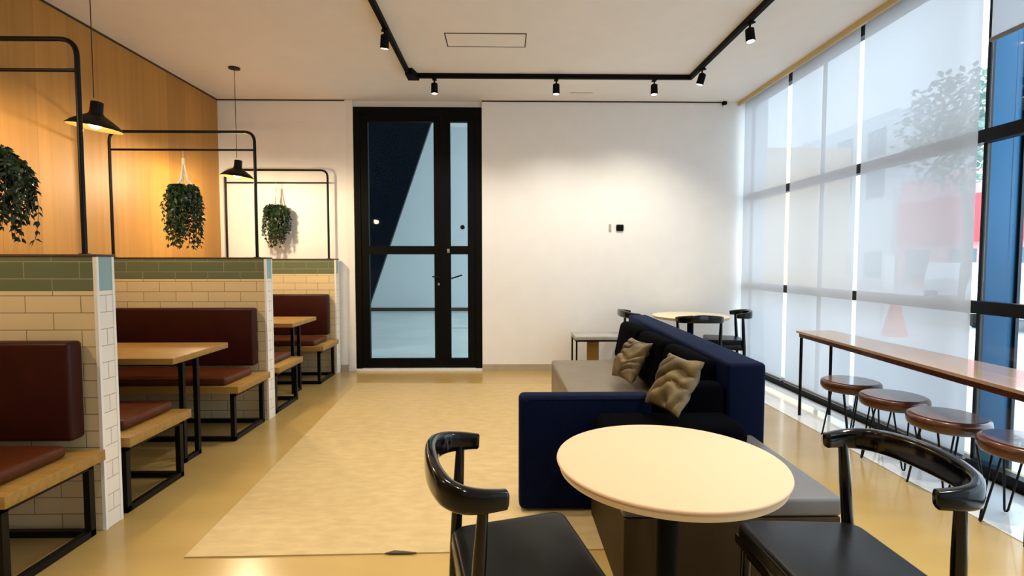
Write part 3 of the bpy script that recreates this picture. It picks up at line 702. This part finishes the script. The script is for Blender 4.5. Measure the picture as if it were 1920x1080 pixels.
# ================================================================== outside
gm = noisy('street_paving', (0.55, 0.58, 0.60), (0.62, 0.65, 0.66), (0.5, 0.5, 0.5), 0.7)
g = MB().box(3.3, 90, -30, 90, -0.4, -0.12).build('ground', gm); struct(g); g['label'] = 'pale street paving outside the windows'
def building(x0, x1, y0, y1, z1, wall, label, storefront=None, rows=3):
    t = thing('building', label, 'building', ((x0 + x1) / 2, (y0 + y1) / 2, -0.12)); cx, cy = (x0 + x1) / 2, (y0 + y1) / 2
    MB().box(x0 - cx, x1 - cx, y0 - cy, y1 - cy, 0, z1).build('wall', wall, t)
    if storefront: MB().box(x0 - cx - 0.3, x0 - cx, y0 - cy + 0.2, y1 - cy - 0.2, 2.6, 5.2).build('fascia', storefront, t)
    wg = mat('window_dark', (0.18, 0.27, 0.33), 0.1)
    n = max(2, int((y1 - y0) / 3.0))
    for r in range(rows):
        for k in range(n):
            yy = y0 + (k + 0.5) * (y1 - y0) / n - cy; zz = (0.3 if r == 0 else 3.1 + r * 3.0)
            if zz + 1.8 > z1: continue
            f = MB().box(x0 - cx - 0.05, x0 - cx - 0.001, yy - 0.9, yy + 0.9, zz, zz + 1.9).build('window', wg, t)
red = mat('red_facade', (0.75, 0.10, 0.13), 0.6); pink = mat('pink_facade', (0.85, 0.45, 0.47), 0.7); cream_ = mat('cream_facade', (0.85, 0.62, 0.33), 0.7); pale_ = mat('pale_facade', (0.70, 0.80, 0.84), 0.7)
building(26, 34, 18, 34, 6.6, pink, 'pink building with red fascia across the street', red, 2)
building(27, 35, 36, 50, 12, pale_, 'pale blue grey block beyond the pink building', None, 4)
building(15, 20, 30, 40, 8, cream_, 'cream building seen faintly through the blinds', None, 3)
def car(loc, rz, m, label):
    t = thing('car', label, 'car', loc, rz)
    b = MB(); b.prism([(-2.1, 0.35), (2.1, 0.35), (2.15, 0.75), (1.2, 0.92), (0.6, 1.42), (-1.1, 1.45), (-1.9, 0.95), (-2.15, 0.85)], 'y', -0.85, 0.85)
    bmesh.ops.bevel(b.bm, geom=b.bm.edges[:], offset=0.07, segments=3, profile=0.5, affect='EDGES'); b.build('body', m, t)
    MB().prism([(-1.5, 0.98), (1.0, 0.98), (0.55, 1.36), (-1.05, 1.38)], 'y', -0.87, 0.87).build('side_window', mat('car_glass', (0.03, 0.04, 0.05), 0.1), t)
    for x in (-1.35, 1.35):
        for y in (-0.78, 0.78):
            MB().lathe([(0.32, -0.1), (0.33, -0.08), (0.33, 0.08), (0.32, 0.1)], 24).build('wheel', 'rub', t, loc=(x, y, 0.33), rot=(PI / 2, 0, 0))
car((18.5, 21.0, -0.12), 0.8, mat('silver_paint', (0.6, 0.65, 0.68), 0.25, 0.4), 'silver car parked outside beyond the last blind')
car((12.2, 11.6, -0.12), 0.6, mat('white_paint', (0.8, 0.84, 0.86), 0.25), 'white car parked outside at the right edge')
tr = thing('street_tree', 'leafy tree outside beyond the last lowered blind', 'tree', (14.5, 16.2, -0.12))
MB().tube([(0, 0, 0), (0.1, 0, 2.5), (-0.1, 0.1, 4.4)], [0.16, 0.12, 0.07], 10).build('trunk', mat('bark', (0.16, 0.11, 0.08), 0.9), tr)
b = MB(); R = random.Random(4)
for i in range(1500):
    d = Vector((R.gauss(0, 1), R.gauss(0, 1), R.gauss(0, 1))).normalized() * (R.random() ** 0.4) * 1.9; p = d + Vector((0, 0, 5.6)); d2 = Vector((R.uniform(-1, 1), R.uniform(-1, 1), R.uniform(-1, 1))).normalized(); s_ = d2.cross(Vector((0, 0.3, 1))).normalized()
    l = 0.26; v = [b.bm.verts.new(x) for x in (p, p + d2 * l / 2 + s_ * 0.09, p + d2 * l, p + d2 * l / 2 - s_ * 0.09)]; b.bm.faces.new(v)
b.build('foliage', mat('tree_green', (0.28, 0.40, 0.34), 0.7), tr)
cone = thing('traffic_cone', 'orange and white cone standing outside behind the third blind', 'cone', (7.55, 9.9, -0.12))
MB().lathe([(0.22, 0.04), (0.15, 0.35), (0.05, 0.80), (0.03, 0.82)], 24).build('cone_body', mat('cone_orange', (0.9, 0.16, 0.03), 0.5), cone)
MB().box(-0.3, 0.3, -0.3, 0.3, 0, 0.04).build('base', mat('cone_base', (0.9, 0.88, 0.8), 0.5), cone)
bo = tag(MB().box(-0.10, 0.10, -0.05, 0.05, 0, 1.6).build('bollard', 'white', loc=(7.9, 10.6, -0.12)), 'white post standing outside behind the orange cone', 'post')
